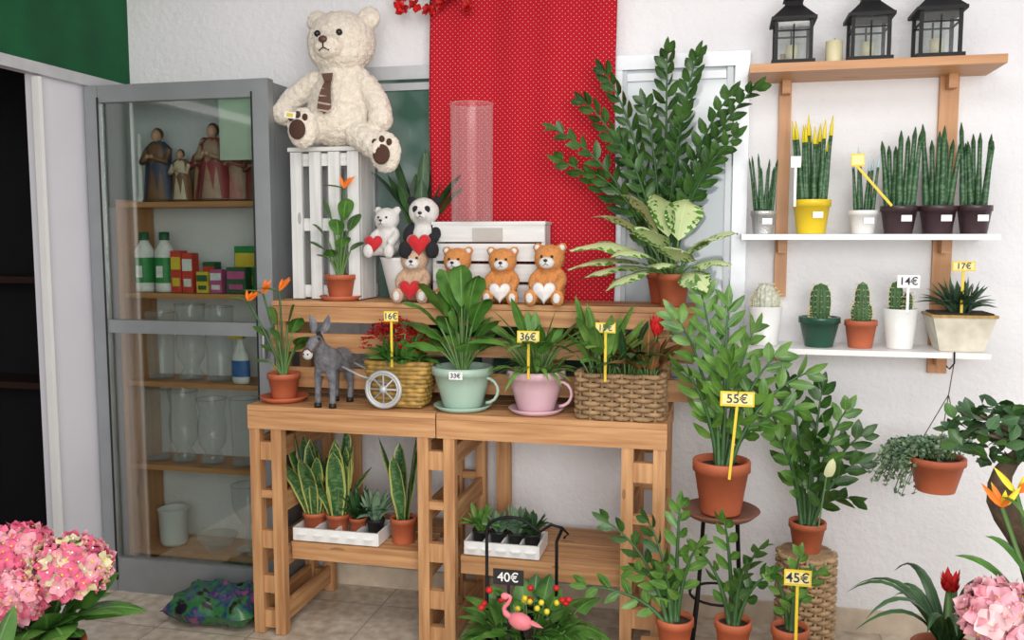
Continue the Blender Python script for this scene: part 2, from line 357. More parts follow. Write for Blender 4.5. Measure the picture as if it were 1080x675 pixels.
def figure(x,y,z,h,robe,cape,rz=0):
    mb=MB(); skin=mat('figurine_skin',(.55,.33,.22),.5); hair=mat('figurine_hair',(.12,.06,.03),.6); q=mb
    q.lathe((x,y,z),scaled([(.0,0),(.20,0),(.21,.03),(.17,.3),(.14,.5),(.17,.66),(.16,.76),(.07,.83),(.05,.86)],h,h),robe,20,sy=.75,rib=(7,.06))
    q.lathe((x,y+.02*h,z),scaled([(.23,.04),(.20,.35),(.18,.6),(.19,.75),(.1,.84)],h,h),cape,20,sy=.7,rib=(9,.06))
    q.ell((x,y-.02*h,z+h*.92),(h*.07,h*.075,h*.09),skin); q.ell((x,y+.015*h,z+h*.945),(h*.08,h*.075,h*.09),hair)
    for s in (-1,1):
        q.tube([(x+s*.16*h,y,z+.72*h),(x+s*.18*h,y-.1*h,z+.55*h),(x+s*.05*h,y-.19*h,z+.6*h)],[.05*h,.045*h,.03*h],robe,8)
        q.ell((x+s*.03*h,y-.2*h,z+.62*h),.03*h,skin)
    q.lathe((x,y,z),[(0,0),(.22*h,0),(.22*h,.01),(0,.012)],hair,20)
    mb.build('religious_figurine')
C=lambda n,c:mat(n,c,.5,var=.15,vs=30)
figure(-2.38,-.14,1.701,.31,C('robe_brown',(.20,.10,.05)),C('robe_blue',(.06,.07,.12)))
figure(-2.27,-.14,1.701,.22,C('robe_cream',(.60,.50,.35)),C('robe_brown',(.20,.10,.05)))
figure(-2.18,-.10,1.701,.27,C('robe_red',(.28,.05,.05)),C('robe_tan',(.45,.30,.16)))
figure(-2.10,-.16,1.701,.32,C('robe_tan2',(.40,.26,.18)),C('robe_red',(.28,.05,.05)))
figure(-2.02,-.12,1.701,.27,C('robe_rose',(.45,.18,.15)),C('robe_tan2',(.40,.26,.18)))
figure(-1.92,-.12,1.701,.24,C('robe_brown',(.20,.10,.05)),C('robe_red',(.28,.05,.05)))
mb=MB(); mb.box((-1.93,-.262,1.99),(.15,.005,.25),mat('pale_green_card',(.50,.60,.48),.6)); mb.build('notice_card')
mb=MB(); mb.lathe((-2.47,-.14,1.701),[(0,0),(.025,0),(.025,.01),(.012,.03),(.011,.29),(0,.3)],WHITE,14); mb.build('taper_candle')
WP=C('bottle_white',(.75,.75,.72)); LG=C('label_green',(.03,.25,.06)); LR=C('box_red',(.60,.06,.04)); LY=C('box_yellow',(.75,.55,.05)); DG=C('box_dark_green',(.03,.12,.05)); LP=C('box_pink',(.5,.1,.25))
for x in (-2.45,-2.35):
    mb=MB(); mb.lathe((x,-.16,1.311),[(0,0),(.040,0),(.042,.01),(.042,.18),(.018,.22),(.018,.23)],WP,20); mb.lathe((x,-.16,1.311),[(.043,.04),(.043,.15)],LG,20); mb.lathe((x,-.16,1.311),[(.022,.225),(.022,.26),(0,.262)],DG,16); mb.box((x,-.203,1.40),(.03,.003,.05),WP); mb.build('fertiliser_bottle')
for x,w,h,a,b_ in [(-2.275,.05,.18,LR,LY),(-2.22,.05,.17,LR,WP),(-2.16,.06,.13,DG,LR),(-2.15,.055,.09,LY,DG),(-2.085,.055,.10,LP,WP),(-1.99,.09,.11,DG,LP),(-1.985,.10,.20,LG,LY)]:
    y=-.17 if h<.15 or x<-2.18 else -.10; y=-.10 if (x==-2.16 and h>.1) else y
    mb=MB(); mb.box((x,y,1.311+h/2),(w,.05,h),a); mb.box((x,y-.0265,1.311+h*.7),(w*.9,.003,h*.3),b_); mb.box((x,y-.0265,1.311+h*.25),(w*.7,.003,h*.2),b_); mb.build('plant_food_box')
mb=MB(); c=(-1.975,-.2,.926); mb.lathe(c,[(0,0),(.038,0),(.04,.02),(.038,.12),(.015,.17),(.014,.19)],WP,18,sy=.6); mb.lathe(c,[(.041,.03),(.040,.10)],C('label_blue',(.05,.15,.4)),18,sy=.62); mb.box((c[0]-.012,c[1],c[2]+.21),(.06,.025,.035),LY); mb.build('spray_bottle')
# ---------- window
def window():
    mb=MB(); X0,X1,Z0,Z1=-1.47,.08,.98,2.23; y=-.018
    fr=mat('window_frame_grey',(.56,.58,.60),.35,.25); t=.055
    mb.box(((X0+X1)/2,y,Z1),(X1-X0+t,.036,t),fr); mb.box(((X0+X1)/2,y-.02,Z0-.01),(X1-X0+.1,.08,.035),fr)
    for x in (X0,X1): mb.box((x,y,(Z0+Z1)/2),(t,.034,Z1-Z0-t),fr)
    for x in (-.93,-.40,): mb.box((x,y,(Z0+Z1)/2),(.045,.03,Z1-Z0-t),fr)
    for x in (X0+.045,-.37,X1-.045): mb.box((x,y+.004,(Z0+Z1)/2),(.022,.02,Z1-Z0-t),ALU)
    mb.box(((X0+X1)/2,y+.006,Z1-.055),(X1-X0-.12,.02,.03),fr)
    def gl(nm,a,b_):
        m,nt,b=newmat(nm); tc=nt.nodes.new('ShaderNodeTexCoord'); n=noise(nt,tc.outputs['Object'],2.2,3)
        r=ramp(nt,a,b_,.4,.6); nt.links.new(n.outputs['Fac'],r.inputs[0]); nt.links.new(r.outputs[0],b.inputs['Base Color']); b.inputs['Roughness'].default_value=.06; return m  # dark green and pale reflections painted into the opaque pane colour
    mb.box((-.93,-.006,(Z0+Z1)/2),(1.06,.008,Z1-Z0-.02),gl('window_glass_dark_reflection',(.05,.12,.09),(.30,.38,.36)))
    mb.box((-.16,-.006,(Z0+Z1)/2),(.48,.008,Z1-Z0-.02),gl('window_glass_pale_reflection',(.32,.38,.40),(.74,.79,.82))); mb.build('window_1')
window()
def cloth():
    m,nt,b=newmat('red_polka_cloth'); tc=nt.nodes.new('ShaderNodeTexCoord')
    mp=nt.nodes.new('ShaderNodeMapping'); mp.inputs['Rotation'].default_value=(0,0,pi/4); mp.inputs['Scale'].default_value=(66,66,1); nt.links.new(tc.outputs['UV'],mp.inputs[0])
    vo=nt.nodes.new('ShaderNodeTexVoronoi'); vo.voronoi_dimensions='2D'; vo.inputs['Randomness'].default_value=0; vo.inputs['Scale'].default_value=1; nt.links.new(mp.outputs[0],vo.inputs['Vector'])
    f=math_(nt,'LESS_THAN',vo.outputs['Distance'],.13); c=mix(nt,f,(.44,.008,.018),(.70,.28,.28)); nt.links.new(c,b.inputs['Base Color']); b.inputs['Roughness'].default_value=.85; b.inputs['Specular IOR Level'].default_value=.2
    mb=MB(); nx,nz=60,40; vs=[];uv=[]
    for j in range(nz+1):
        for i in range(nx+1):
            u=i/nx;w=j/nz; x=-1.155+u*.755+.004*math.sin(w*9); z=1.27+w*1.55+(1-w)*.04*(1-u)
            y=-.068-.014*math.sin(u*11+w*1.3)*(1-.3*w)-.006*math.sin(u*27+2)-.010*math.sin(w*5+u*3)*(1-w)
            vs.append((x,y,z)); uv.append((x,z))
    fs=[(j*(nx+1)+i,j*(nx+1)+i+1,(j+1)*(nx+1)+i+1,(j+1)*(nx+1)+i) for j in range(nz) for i in range(nx)]
    mb.add(vs,fs,m,uv); o=mb.build('polka_dot_cloth'); s=o.modifiers.new('thick','SOLIDIFY'); s.thickness=.003
    mb=MB(); 
    for i in range(16):
        p=V((-1.28+R(0,.36),-.13+R(-.03,.03),2.50+R(-.05,.08)))
        for k in range(14):
            d=V((R(-1,1),R(-1,.2),R(-1,1))).normalized()*.032; mb.sleaf(p,p+d,.028,V((R(-1,1),R(-1,1),R(-1,1))),REDF)
        mb.tube([p,p+V((0,.03,.08)),V((-1.1,-.07,2.72))],.003,STEMD,5)
    mb.build('red_flower_garland')
cloth()
# ---------- pallet table
TZ=.91
def table():
    mb=MB(); X0,X1,Y0,Y1=-1.745,-.155,-.56,-.06
    for i,y in enumerate((-.51,-.405,-.30,-.195,-.10)):
        for a,b in ((X0,-.99),(-.985,X1)): mb.box(((a+b)/2,y,TZ-.011),(b-a,.098,.02),WOOD)
    for a,b in ((X0,-.99),(-.985,X1)):
        mb.box(((a+b)/2,Y0+.012,TZ-.057),(b-a,.022,.07),WOOD); mb.box(((a+b)/2,Y1-.012,TZ-.057),(b-a,.022,.07),WOOD)
    for x in (X0+.03,-1.03,-.94,X1-.03):
        mb.box((x,-.31,TZ-.057),(.045,.45,.068),WOOD)
    for xa,xb in ((X0+.025,X0+.115),(-1.04,-.94),(X1-.135,X1-.025)):
        for y in (-.535,-.09):
            for x in (xa,xb): mb.box((x,y,.41),(.042,.04,.815),WOOD)
            for z in (.73,.56,.38,.20,.06): mb.box(((xa+xb)/2,y+.002,z),(xb-xa-.042,.03,.07 if z!=.56 else .03),WOOD)
        for x in (xa-.0,xb):
            for z in (.74,.52,.30,.08): mb.box((x,-.312,z),(.018,.40,.075),WOOD)
    for a,b in ((X0+.14,-1.065),(-.915,X1-.16)):
        for y in (-.45,-.34,-.23,-.13): mb.box(((a+b)/2,y,.35),(b-a,.09,.02),WOOD)
        mb.box(((a+b)/2,-.48,.315),(b-a,.022,.05),WOOD); mb.box(((a+b)/2,-.12,.315),(b-a,.022,.05),WOOD)
    mb.box((-.84,-.105,.6),(.06,.025,.48),WOOD); mb.box((-1.5,-.105,.6),(.06,.02,.48),WOOD)
    mb.build('pallet_wood_table')
    mb=MB(); X1=-.075; cx=(X0+X1)/2; L=X1-X0
    for y in (-.305,-.20,-.115): mb.box((cx,y,1.285),(L,.085,.02),WOOD)
    for z,h in ((1.243,.06),(1.13,.075),(.99,.08)): mb.box((cx,-.345,z),(L,.02,h),WOOD)
    for x in (X0+.03,-1.2,-.62,-.19):
        mb.box((x,-.315,1.092),(.05,.04,.36),WOOD); mb.box((x,-.10,1.092),(.05,.04,.36),WOOD); mb.box((x,-.20,1.25),(.04,.17,.045),WOOD)
    mb.build('pallet_wood_riser')
table()
RZ=1.296
mb=MB(); ox=.05
for y in (-.26,-.10):
    for i in range(4): mb.box((-1.715+ox+i*.082,y,1.595),(.048,.016,.59),WHITEW)
    for z in (1.33,1.6,1.86): mb.box((-1.592+ox,y+.018,z),(.29,.018,.05),WHITEW)
for x in (-1.728+ox,-1.455+ox): mb.box((x,-.18,1.595),(.02,.13,.59),WHITEW)
mb.box((-1.592+ox,-.18,1.900),(.31,.19,.016),WHITEW)
mb.build('white_slatted_crate')
mb=MB(); 
for z in (1.33,1.41,1.49,1.565):
    for y in (-.225,-.115): mb.box((-.875,y,z),(.45,.014,.068),WHITEW)
for x in (-1.095,-.655): mb.box((x,-.17,1.447),(.014,.11,.30),WHITEW)
mb.box((-.875,-.17,1.604),(.46,.13,.012),WHITEW); mb.box((-.875,-.236,1.56),(.12,.006,.05),mat('label_grey',(.45,.42,.38),.6)); mb.build('white_wooden_crate')
vase('glass_cylinder_vase',(-.955,-.17,1.611),[(.078,0),(.082,.005),(.084,.45),(.086,.46)],glassmat('vase_glass',(.97,.98,.98),.10,.02,.05,.4,.2))
# ---------- plush
def plush(name,loc,s,rz,main,face,ear,heart=None,feet=None,hands=None,big=False,limb=None,nosec=None,head=(0,-.03,.74),muz=None,hm_=None):
    e=empty(name,loc,rz,s); b=MB(); limbs=MB() if limb else b; lm=limb or main; hx,hy,hz=head
    b.ell((0,0,.29),(.25,.21,.30),main); b.ell((0,-.04,.2),(.26,.22,.2),main)
    hd=MB() if face else b
    b.ell((hx*.5,-.02,.52),(.16,.15,.12),main)
    hm=face or main
    hd.ell(head,(.255,.215,.225),hm); hd.ell((hx,hy-.04,hz-.07),(.23,.18,.15),hm)
    if not muz: hd.ell((hx,hy-.2,hz-.06),(.11,.09,.085),hm)
    for sg in (-1,1): (limbs if limb==BPL_ else hd).ell((hx+sg*.205,hy+.03,hz+.17),(.085,.05,.085),ear)
    feet=feet or [(-.22,-.42,.12),(.22,-.42,.12)]; hands=hands or [(-.2,-.27,.3),(.2,-.27,.3)]
    for sg,f,h in ((-1,feet[0],hands[0]),(1,feet[1],hands[1])):
        f=V(f);h=V(h); a=V((sg*.13,-.1,.12)); 
        for k in range(5): q=a.lerp(f,k/4.5); limbs.ell(q,(.105,.11,.10),lm,seg=12,rings=8)
        limbs.ell(f,(.115,.075,.145),lm)
        a=V((sg*.18,-.04,.48)); mid=(a+h)/2+V((sg*.09,0,.0))
        for k in range(7):
            t=k/6; q=a*(1-t)**2+mid*2*t*(1-t)+h*t*t; limbs.ell(q,.085 if k<6 else .092,lm,seg=12,rings=8)
    obs=[(b,'body')]
    if limb: obs.append((limbs,'limbs'))
    if face: obs.append((hd,'head'))
    tx=bpy.data.textures.get('fuzz') or bpy.data.textures.new('fuzz','CLOUDS'); tx.noise_scale=.03; tx.noise_depth=4
    for q,nm in obs:
        o=q.build(nm,parent=e,loc=True,origin=(0,0,0)); r=o.modifiers.new('r','REMESH'); r.mode='VOXEL'; r.voxel_size=.011 if big else .028; r.use_smooth_shade=True
        sm=o.modifiers.new('s','SMOOTH'); sm.iterations=4
        d=o.modifiers.new('d','DISPLACE'); d.texture=tx; d.strength=.028 if big else .02; d.mid_level=.5
    d=MB(); eb=mat('bead_black',(.01,.01,.01),.15); nc=nosec or eb
    if muz:
        d.ell((hx,hy-.20,hz-.07),(.13,.085,.095),muz)
        for sg in (-1,1): d.ell((hx+sg*.205,hy-.01,hz+.17),(.05,.03,.05),muz,seg=10,rings=7); d.ell((feet[0][0]*-sg,feet[0][1]-.068,feet[0][2]),(.06,.012,.08),muz,seg=10,rings=7)
    for sg in (-1,1): d.ell((hx+sg*.085,hy-.205,hz+.03),.024,eb,seg=10,rings=7)
    d.ell((hx,hy-.29,hz-.03),(.035,.02,.025),nc,seg=10,rings=7)
    d.tube([(hx-.04,hy-.275,hz-.105),(hx,hy-.288,hz-.085),(hx+.04,hy-.275,hz-.105)],.005,eb,5); d.tube([(hx,hy-.29,hz-.05),(hx,hy-.288,hz-.085)],.005,eb,5)
    if limb==BPL_:
        for sg in (-1,1): d.ell((hx+sg*.09,hy-.185,hz+.025),(.055,.025,.065),BPL_,(0,sg*.4,0),seg=12,rings=8)
        for sg in (-1,1): d.ell((hx+sg*.085,hy-.212,hz+.035),.014,WPL,seg=8,rings=6)
    if heart:
        hp=V(heart); n=26; ring=[]
        for k in range(n):
            t=2*pi*k/n; ring.append((math.sin(t)**3*.20,(13*math.cos(t)-5*math.cos(2*t)-2*math.cos(3*t)-math.cos(4*t))/16*.20))
        vs=[];lay=[(.05,.0),(.03,.75),(0,1),(-.03,.75),(-.05,.0)]
        for yo,sc in lay:
            for (x,z) in ring: vs.append((hp.x+x*sc,hp.y+yo*1.1,hp.z+z*sc))
        d.add(vs,[(j*n+i,j*n+(i+1)%n,(j+1)*n+(i+1)%n,(j+1)*n+i) for j in range(4) for i in range(n)],hm_ or RED)
    if big:
        BR=mat('brown_pad',(.07,.03,.02),.9)
        for f in feet:
            x,y,z=f; d.ell((x,y-.078,z-.02),(.065,.014,.07),BR)
            for k in (-1,0,1): d.ell((x+k*.055,y-.066,z+.085-abs(k)*.02),(.022,.014,.025),BR,seg=10,rings=6)
        T=mat('brown_tie',(.12,.06,.04),.7); T2=mat('tie_stripe',(.45,.36,.28),.7)
        d.box((hx*.6,-.235,.475),(.07,.04,.055),T,(.2,0,0),.7)
        d.box((-.20,-.385,.20),(.09,.004,.045),WCARD,(0,.15,0)); d.box((-.20,-.388,.20),(.05,.004,.025),YEL,(0,.15,0))
        zs=[.45,.40,.35,.30,.25,.21]; ws=[.025,.036,.045,.052,.055,.0]; y=[-.23,-.26,-.28,-.29,-.295,-.295]
        for i in range(5):
            d.add([(hx*.6-ws[i],y[i],zs[i]),(hx*.6+ws[i],y[i],zs[i]),(hx*.6+ws[i+1],y[i+1],zs[i+1]),(hx*.6-ws[i+1],y[i+1],zs[i+1])],[(0,1,2,3)],T)
            if 0<i<5: d.add([(hx*.6-ws[i]*.95,y[i]-.003,zs[i]),(hx*.6+ws[i]*.95,y[i]-.003,zs[i]-.02),(hx*.6+ws[i]*.95,y[i]-.003,zs[i]-.033),(hx*.6-ws[i]*.95,y[i]-.003,zs[i]-.013)],[(0,1,2,3)],T2)
    d.build('face_details',parent=e,loc=True,origin=(0,0,0)); return e
CREAM=mat('cream_plush',(.82,.74,.62),.95,var=.10,vs=30,bump=.8,bs=90,sheen=.3)
WPL=mat('white_plush',(.80,.78,.75),.95,var=.08,vs=30,bump=.6,bs=90)
BPL_=mat('black_plush',(.015,.015,.018),.95,bump=.5)
OPL=mat('orange_brown_plush',(.66,.27,.08),.95,var=.2,vs=30,bump=.6,bs=90)
TPL=mat('tan_plush',(.62,.42,.28),.95,var=.2,vs=30,bump=.6,bs=90)
WH=mat('white_felt_heart',(.78,.74,.72),.9)
plush('teddy_bear',(-1.495,-.20,1.908),.55,-.05,CREAM,None,CREAM,feet=[(-.15,-.30,.12),(.45,-.22,-.06)],hands=[(-.42,-.08,.26),(.36,-.10,.18)],big=True,head=(.03,-.03,.75),nosec=mat('brown_nose',(.10,.04,.03),.4))
plush('plush_bear_with_heart',(-1.30,-.20,1.47),.205,-.1,WPL,None,WPL,heart=(-.12,-.40,.27))
plush('plush_panda_with_heart',(-1.145,-.20,1.47),.245,.1,WPL,None,BPL_,heart=(.0,-.42,.22),limb=BPL_)
plush('plush_bear_with_heart',(-1.165,-.26,RZ),.225,.1,TPL,None,TPL,heart=(.0,-.42,.24),muz=WPL)
plush('plush_bear_with_heart',(-.985,-.27,RZ),.22,-.05,OPL,None,OPL,muz=WPL,heart=(-.02,-.40,.2))
plush('plush_bear_with_heart',(-.805,-.27,RZ),.22,.1,OPL,None,OPL,muz=WPL,heart=(.0,-.42,.22),hm_=WH)
plush('plush_bear_with_heart',(-.62,-.27,RZ),.235,-.05,OPL,None,OPL,muz=WPL,heart=(.0,-.42,.22),hm_=WH)
mb=MB(); mb.lathe((-1.225,-.16,RZ),[(0,0),(.075,0),(.08,.01),(.115,.16),(.12,.172),(.11,.172),(.10,.15),(0,.15)],WHITE); clump(mb,(-1.20,-.10,RZ+.15),18,.46,.055,DARKL,spread=(.05,.5),stem=.5); mb.build('potted_foliage_plant')
def strel(name,c,rt,h,tips,fl,sauc=None,W=.06):
    mb=MB(); pot(mb,c,rt,rt*.75,h,TERRA)
    if sauc: saucer(mb,(c[0],c[1],c[2]-.004),sauc,TERRA)
    b=V(c)+V((0,0,h*.88)); tipleaves(mb,b,tips,W,LILY,'lance',.45)
    for f in fl:
        f=V(f); mb.tube(bez(b,(b+f)/2+V((0,0,.03)),f,6),.0045,STEMD,6)
        mb.leaf(bez(f,f+V((-.04,-.01,.01)),f+V((-.085,-.02,.012)),5),.022,V((0,1,0)),STEM,'lance',.6)
        for k in range(6):
            d=V((R(-.02,.06),R(-.02,.02),R(.03,.06))); mb.leaf(bez(f,f+d*.5+V((0,0,.005)),f+d,4),.014,V((1,.3,0)),ORANGE,'lance',.5)
    mb.build(name)
strel('potted_strelitzia',(-1.645,-.45,TZ+.006),.06,.105,[(-1.78,-.44,1.20),(-1.55,-.47,1.24),(-1.74,-.46,1.13),(-1.53,-.46,1.14),(-1.60,-.44,1.29),(-1.70,-.44,1.28),(-1.76,-.48,1.07),(-1.66,-.5,1.2),(-1.5,-.5,1.17)],[(-1.72,-.46,1.33),(-1.65,-.46,1.34),(-1.78,-.47,1.30)],.095,.07)
strel('potted_strelitzia',(-1.475,-.28,RZ+.004),.058,.10,[(-1.58,-.31,1.60),(-1.37,-.32,1.64),(-1.60,-.31,1.53),(-1.36,-.31,1.53),(-1.42,-.32,1.70),(-1.53,-.31,1.70),(-1.44,-.33,1.55),(-1.51,-.33,1.5),(-1.47,-.32,1.62),(-1.55,-.34,1.48)],[(-1.44,-.31,1.74)],.085,.075)
# ---------- donkey
def skinmesh(name,verts,rad,edges,m,parent,sub=2):
    me=bpy.data.meshes.new(name); me.from_pydata(verts,edges,[]); me.materials.append(m)
    ob=bpy.data.objects.new(name,me); bpy.context.collection.objects.link(ob); ob.parent=parent
    ob.modifiers.new('skin','SKIN')
    for i,r in enumerate(rad): me.skin_vertices[0].data[i].radius=(r,r) if not isinstance(r,tuple) else r; me.skin_vertices[0].data[i].use_root=(i==0)
    s=ob.modifiers.new('sub','SUBSURF'); s.levels=sub; s.render_levels=sub; ob.modifiers['skin'].use_smooth_shade=True
    return ob
DG_=mat('donkey_grey',(.16,.16,.175),.9,var=.35,vs=40,bump=.6,bs=120); DW=mat('donkey_white',(.55,.53,.5),.9)
e=empty('donkey_figurine',(-1.425,-.515,TZ),1.5,.90)
v=[(.08,0,.185),(.03,0,.19),(-.03,0,.20),(-.075,0,.255),(-.10,0,.30),(-.135,0,.275),(-.165,0,.245),(.12,0,.19),
 (-.03,-.032,.13),(-.032,-.034,.07),(-.035,-.034,.012),(-.03,.032,.13),(-.032,.034,.07),(-.035,.034,.012),
 (.115,-.035,.14),(.13,-.035,.075),(.12,-.035,.012),(.115,.035,.14),(.13,.035,.075),(.12,.035,.012),(.15,0,.16),(.155,0,.09)]
r=[.05,.05,.046,.03,.03,.024,.021,.042,.02,.013,.014,.02,.013,.014,.024,.013,.014,.024,.013,.014,.008,.009]
ed=[(0,1),(1,2),(2,3),(3,4),(4,5),(5,6),(0,7),(2,8),(8,9),(9,10),(2,11),(11,12),(12,13),(7,14),(14,15),(15,16),(7,17),(17,18),(18,19),(7,20),(20,21)]
skinmesh('body',v,r,ed,DG_,e)
mb=MB()
for s in (-1,1):
    mb.leaf(bez(V((-.09,s*.018,.315)),V((-.075,s*.03,.36)),V((-.07,s*.045,.395)),6),.036,V((0,1,0.2)),DG_,'lance',.7); mb.ell((-.118,s*.024,.30),.006,BLKP,seg=8,rings=6)
    mb.ell((-.184,s*.009,.243),.004,BLKP,seg=8,rings=6)
mb.ell((-.168,0,.240),(.019,.021,.021),DW); 
mb.tube([(-.085+k*.012,0,.325-k*.016) for k in range(7)],[.008,.012,.012,.012,.011,.010,.006],mat('donkey_mane',(.05,.05,.06),.95),6)
for x,s in ((-.035,-1),(-.035,1),(.12,-1),(.12,1)): mb.lathe((x,s*.034,0),[(0,0),(.016,0),(.014,.018),(0,.02)],BLKP,12)
for p in ([(-.172,-.02,.25),(-.172,0,.268),(-.172,.02,.25)],[(-.105,-.028,.295),(-.172,-.02,.25)],[(-.105,.028,.295),(-.172,.02,.25)]): mb.tube(p,.003,mat('leather',(.12,.05,.02),.6),5)
mb.build('head_details',parent=e,loc=True,origin=(0,0,0))
e=empty('donkey_cart_planter',(-1.22,-.42,TZ)); mb=MB(); MT=mat('cart_grey',(.48,.49,.48),.45,.3)
def wheel(cx,cy,cz,r):
    mb.tube([(cx+r*math.cos(a),cy,cz+r*math.sin(a)) for a in [2*pi*i/28 for i in range(28)]],.008,MT,7,True)
    mb.tube([(cx+r*.86*math.cos(a),cy,cz+r*.86*math.sin(a)) for a in [2*pi*i/28 for i in range(28)]],.005,MT,7,True)
    mb.ell((cx,cy,cz),(.016,.014,.016),MT)
    for k in range(8): a=2*pi*k/8; mb.tube([(cx,cy,cz),(cx+r*.9*math.cos(a),cy,cz+r*.9*math.sin(a))],.004,MT,6)
wheel(-1.20,-.53,TZ+.075,.066); wheel(-1.20,-.375,TZ+.075,.066)
mb.tube([(-1.20,-.53,TZ+.075),(-1.20,-.38,TZ+.075)],.006,MT,8)
for y in (-.51,-.40): mb.tube([(-1.18,y,TZ+.09),(-1.30,y,TZ+.12),(-1.375,y+.01,TZ+.15)],.005,MT,6)
mb.build('wheels_and_shafts',parent=e)
mb=MB(); px=-1.16
for k in range(10):
    z=TZ+.02+k*.0165; hx=.098+.003*k; hy=.055; pts=[]
    for i in range(60):
        a=2*pi*i/60; ca,sa=math.cos(a),math.sin(a); q=(abs(ca)**6+abs(sa)**6)**(-1/6)
        o=1+.03*(1 if (i//2+k)%2 else -1); pts.append((px+hx*ca*q*o,-.445+hy*sa*q*o,z))
    mb.tube(pts,.0102,GOLDP,6,True)
mb.box((px,-.445,TZ+.085),(.18,.09,.12),SOIL); mb.box((px,-.445,TZ+.012),(.19,.10,.015),GOLDP)
clump(mb,(px,-.445,TZ+.15),46,.13,.055,LILY,'oval',(.2,1.3),.3,r=.07,seg=5)
for i in range(250):
    a=R(0,2*pi);q=R(0,1)**.5; p=V((px-.02+.14*q*math.cos(a),-.445+.07*q*math.sin(a),TZ+.33-.09*q*q+R(-.03,.015)))
    for k in range(4):
        an=k*pi/2+i; mb.sleaf(p,p+V((math.cos(an)*.012,math.sin(an)*.012-.004,.003)),.011,V((-math.sin(an),math.cos(an),.2)),REDF)
for i in range(16): a=R(0,6.28); mb.tube([(px,-.445,TZ+.14),(px+.09*math.cos(a),-.445+.05*math.sin(a),TZ+.28)],.002,STEM,5)
mb.build('wicker_planter_with_kalanchoe',parent=e)
def cuppot(name,c,r,h,m,fn):
    mb=MB(); x,y,z=c; saucer(mb,(x,y,z),r*.98,m)
    mb.lathe((x,y,z+.008),[(0,0),(r*.62,0),(r*.64,.008),(r*.85,h*.55),(r*.93,h*.8),(r*1.02,h*.82),(r*1.02,h*.98),(r*.98,h),(r*.9,h),(r*.88,h*.8)],m,48,rib=(24,.014))
    mb.lathe((x,y,z),[(r*.9,h*.86),(0,h*.9)],SOIL,16)
    mb.tube([(x+r*.85+math.sin(t)*.045,y-.02,z+h*.5+math.cos(t)*h*.3) for t in [pi*i/8 for i in range(9)]],.006,m,8)
    fn(mb,V((x,y,z+h*.9))); mb.build(name)
def lily(mb,b):
    tips=[]
    for u,zt in ((-.25,.18),(-.20,.26),(-.16,.33),(-.10,.38),(-.04,.34),(.02,.40),(.08,.36),(.13,.28),(.17,.20),(.20,.12),(-.22,.10),(-.12,.20),(.05,.22),(.12,.14),(-.04,.24),(-.18,.16),(0,.30),(.15,.1),(-.1,.3),(-.14,.10),(.06,.12),(-.05,.14),(-.26,.12),(.1,.2)):
        tips.append((b.x+u,min(b.y+R(-.13,.12),-.37),b.z+zt))
    tipleaves(mb,b,tips,.095,LILY,'lance',.36,wave=.03)
cuppot('potted_peace_lily',(-.915,-.455,TZ),.112,.155,MINT,lily)
def pinkpl(mb,b):
    clump(mb,b,28,.31,.05,LILY,'lance',(.1,1.05),.4,r=.05); clump(mb,b,44,.14,.025,FERN,'lance',(.7,1.6),.1,r=.07,seg=5)
cuppot('potted_green_plant',(-.635,-.455,TZ),.105,.15,PINKC,pinkpl)
def basket(mb,c,hx,hy,h,m,pw=6,rows=10,n=84,rt=.009):
    x,y,z=c
    for k in range(rows):
        zz_=z+rt+k*(h-rt*2)/(rows-1); pts=[]
        for i in range(n):
            a=2*pi*i/n; ca,sa=math.cos(a),math.sin(a); q=(abs(ca)**pw+abs(sa)**pw)**(-1/pw)
            o=.007*(1 if (i//3+k)%2 else -1); pts.append((x+(hx+o)*ca*q,y+(hy+o)*sa*q,zz_))
        mb.tube(pts,rt,m,6,True)
    for i in range(0,n,3):
        a=2*pi*(i+1)/n; ca,sa=math.cos(a),math.sin(a); q=(abs(ca)**pw+abs(sa)**pw)**(-1/pw)
        mb.tube([(x+hx*ca*q,y+hy*sa*q,z),(x+hx*ca*q,y+hy*sa*q,z+h)],.006,m,5)
mb=MB(); basket(mb,(-.325,-.455,TZ),.148,.085,.165,WICK); mb.box((-.325,-.455,TZ+.07),(.27,.145,.12),SOIL)
clump(mb,(-.39,-.46,TZ+.13),24,.30,.05,FERN,'oval',(.1,1.0),.35,r=.05); clump(mb,(-.30,-.45,TZ+.13),22,.26,.045,DARKL,'lance',(.2,1.1),.3,r=.05); clump(mb,(-.235,-.47,TZ+.13),24,.21,.045,CROT,'lance',(.1,1.0),.25,r=.04)
b0=V((-.21,-.47,TZ+.13)); mb.tube([b0,b0+V((.01,0,.18))],.005,STEM,6)
for i in range(18):
    a=2.4*i; mb.sleaf(b0+V((.01,0,.16)),b0+V((.01,0,.19))+V((math.cos(a)*.03,math.sin(a)*.03,.02+.002*i)),.022,V((-math.sin(a),math.cos(a),0)),REDF)
mb.build('woven_basket_planter')
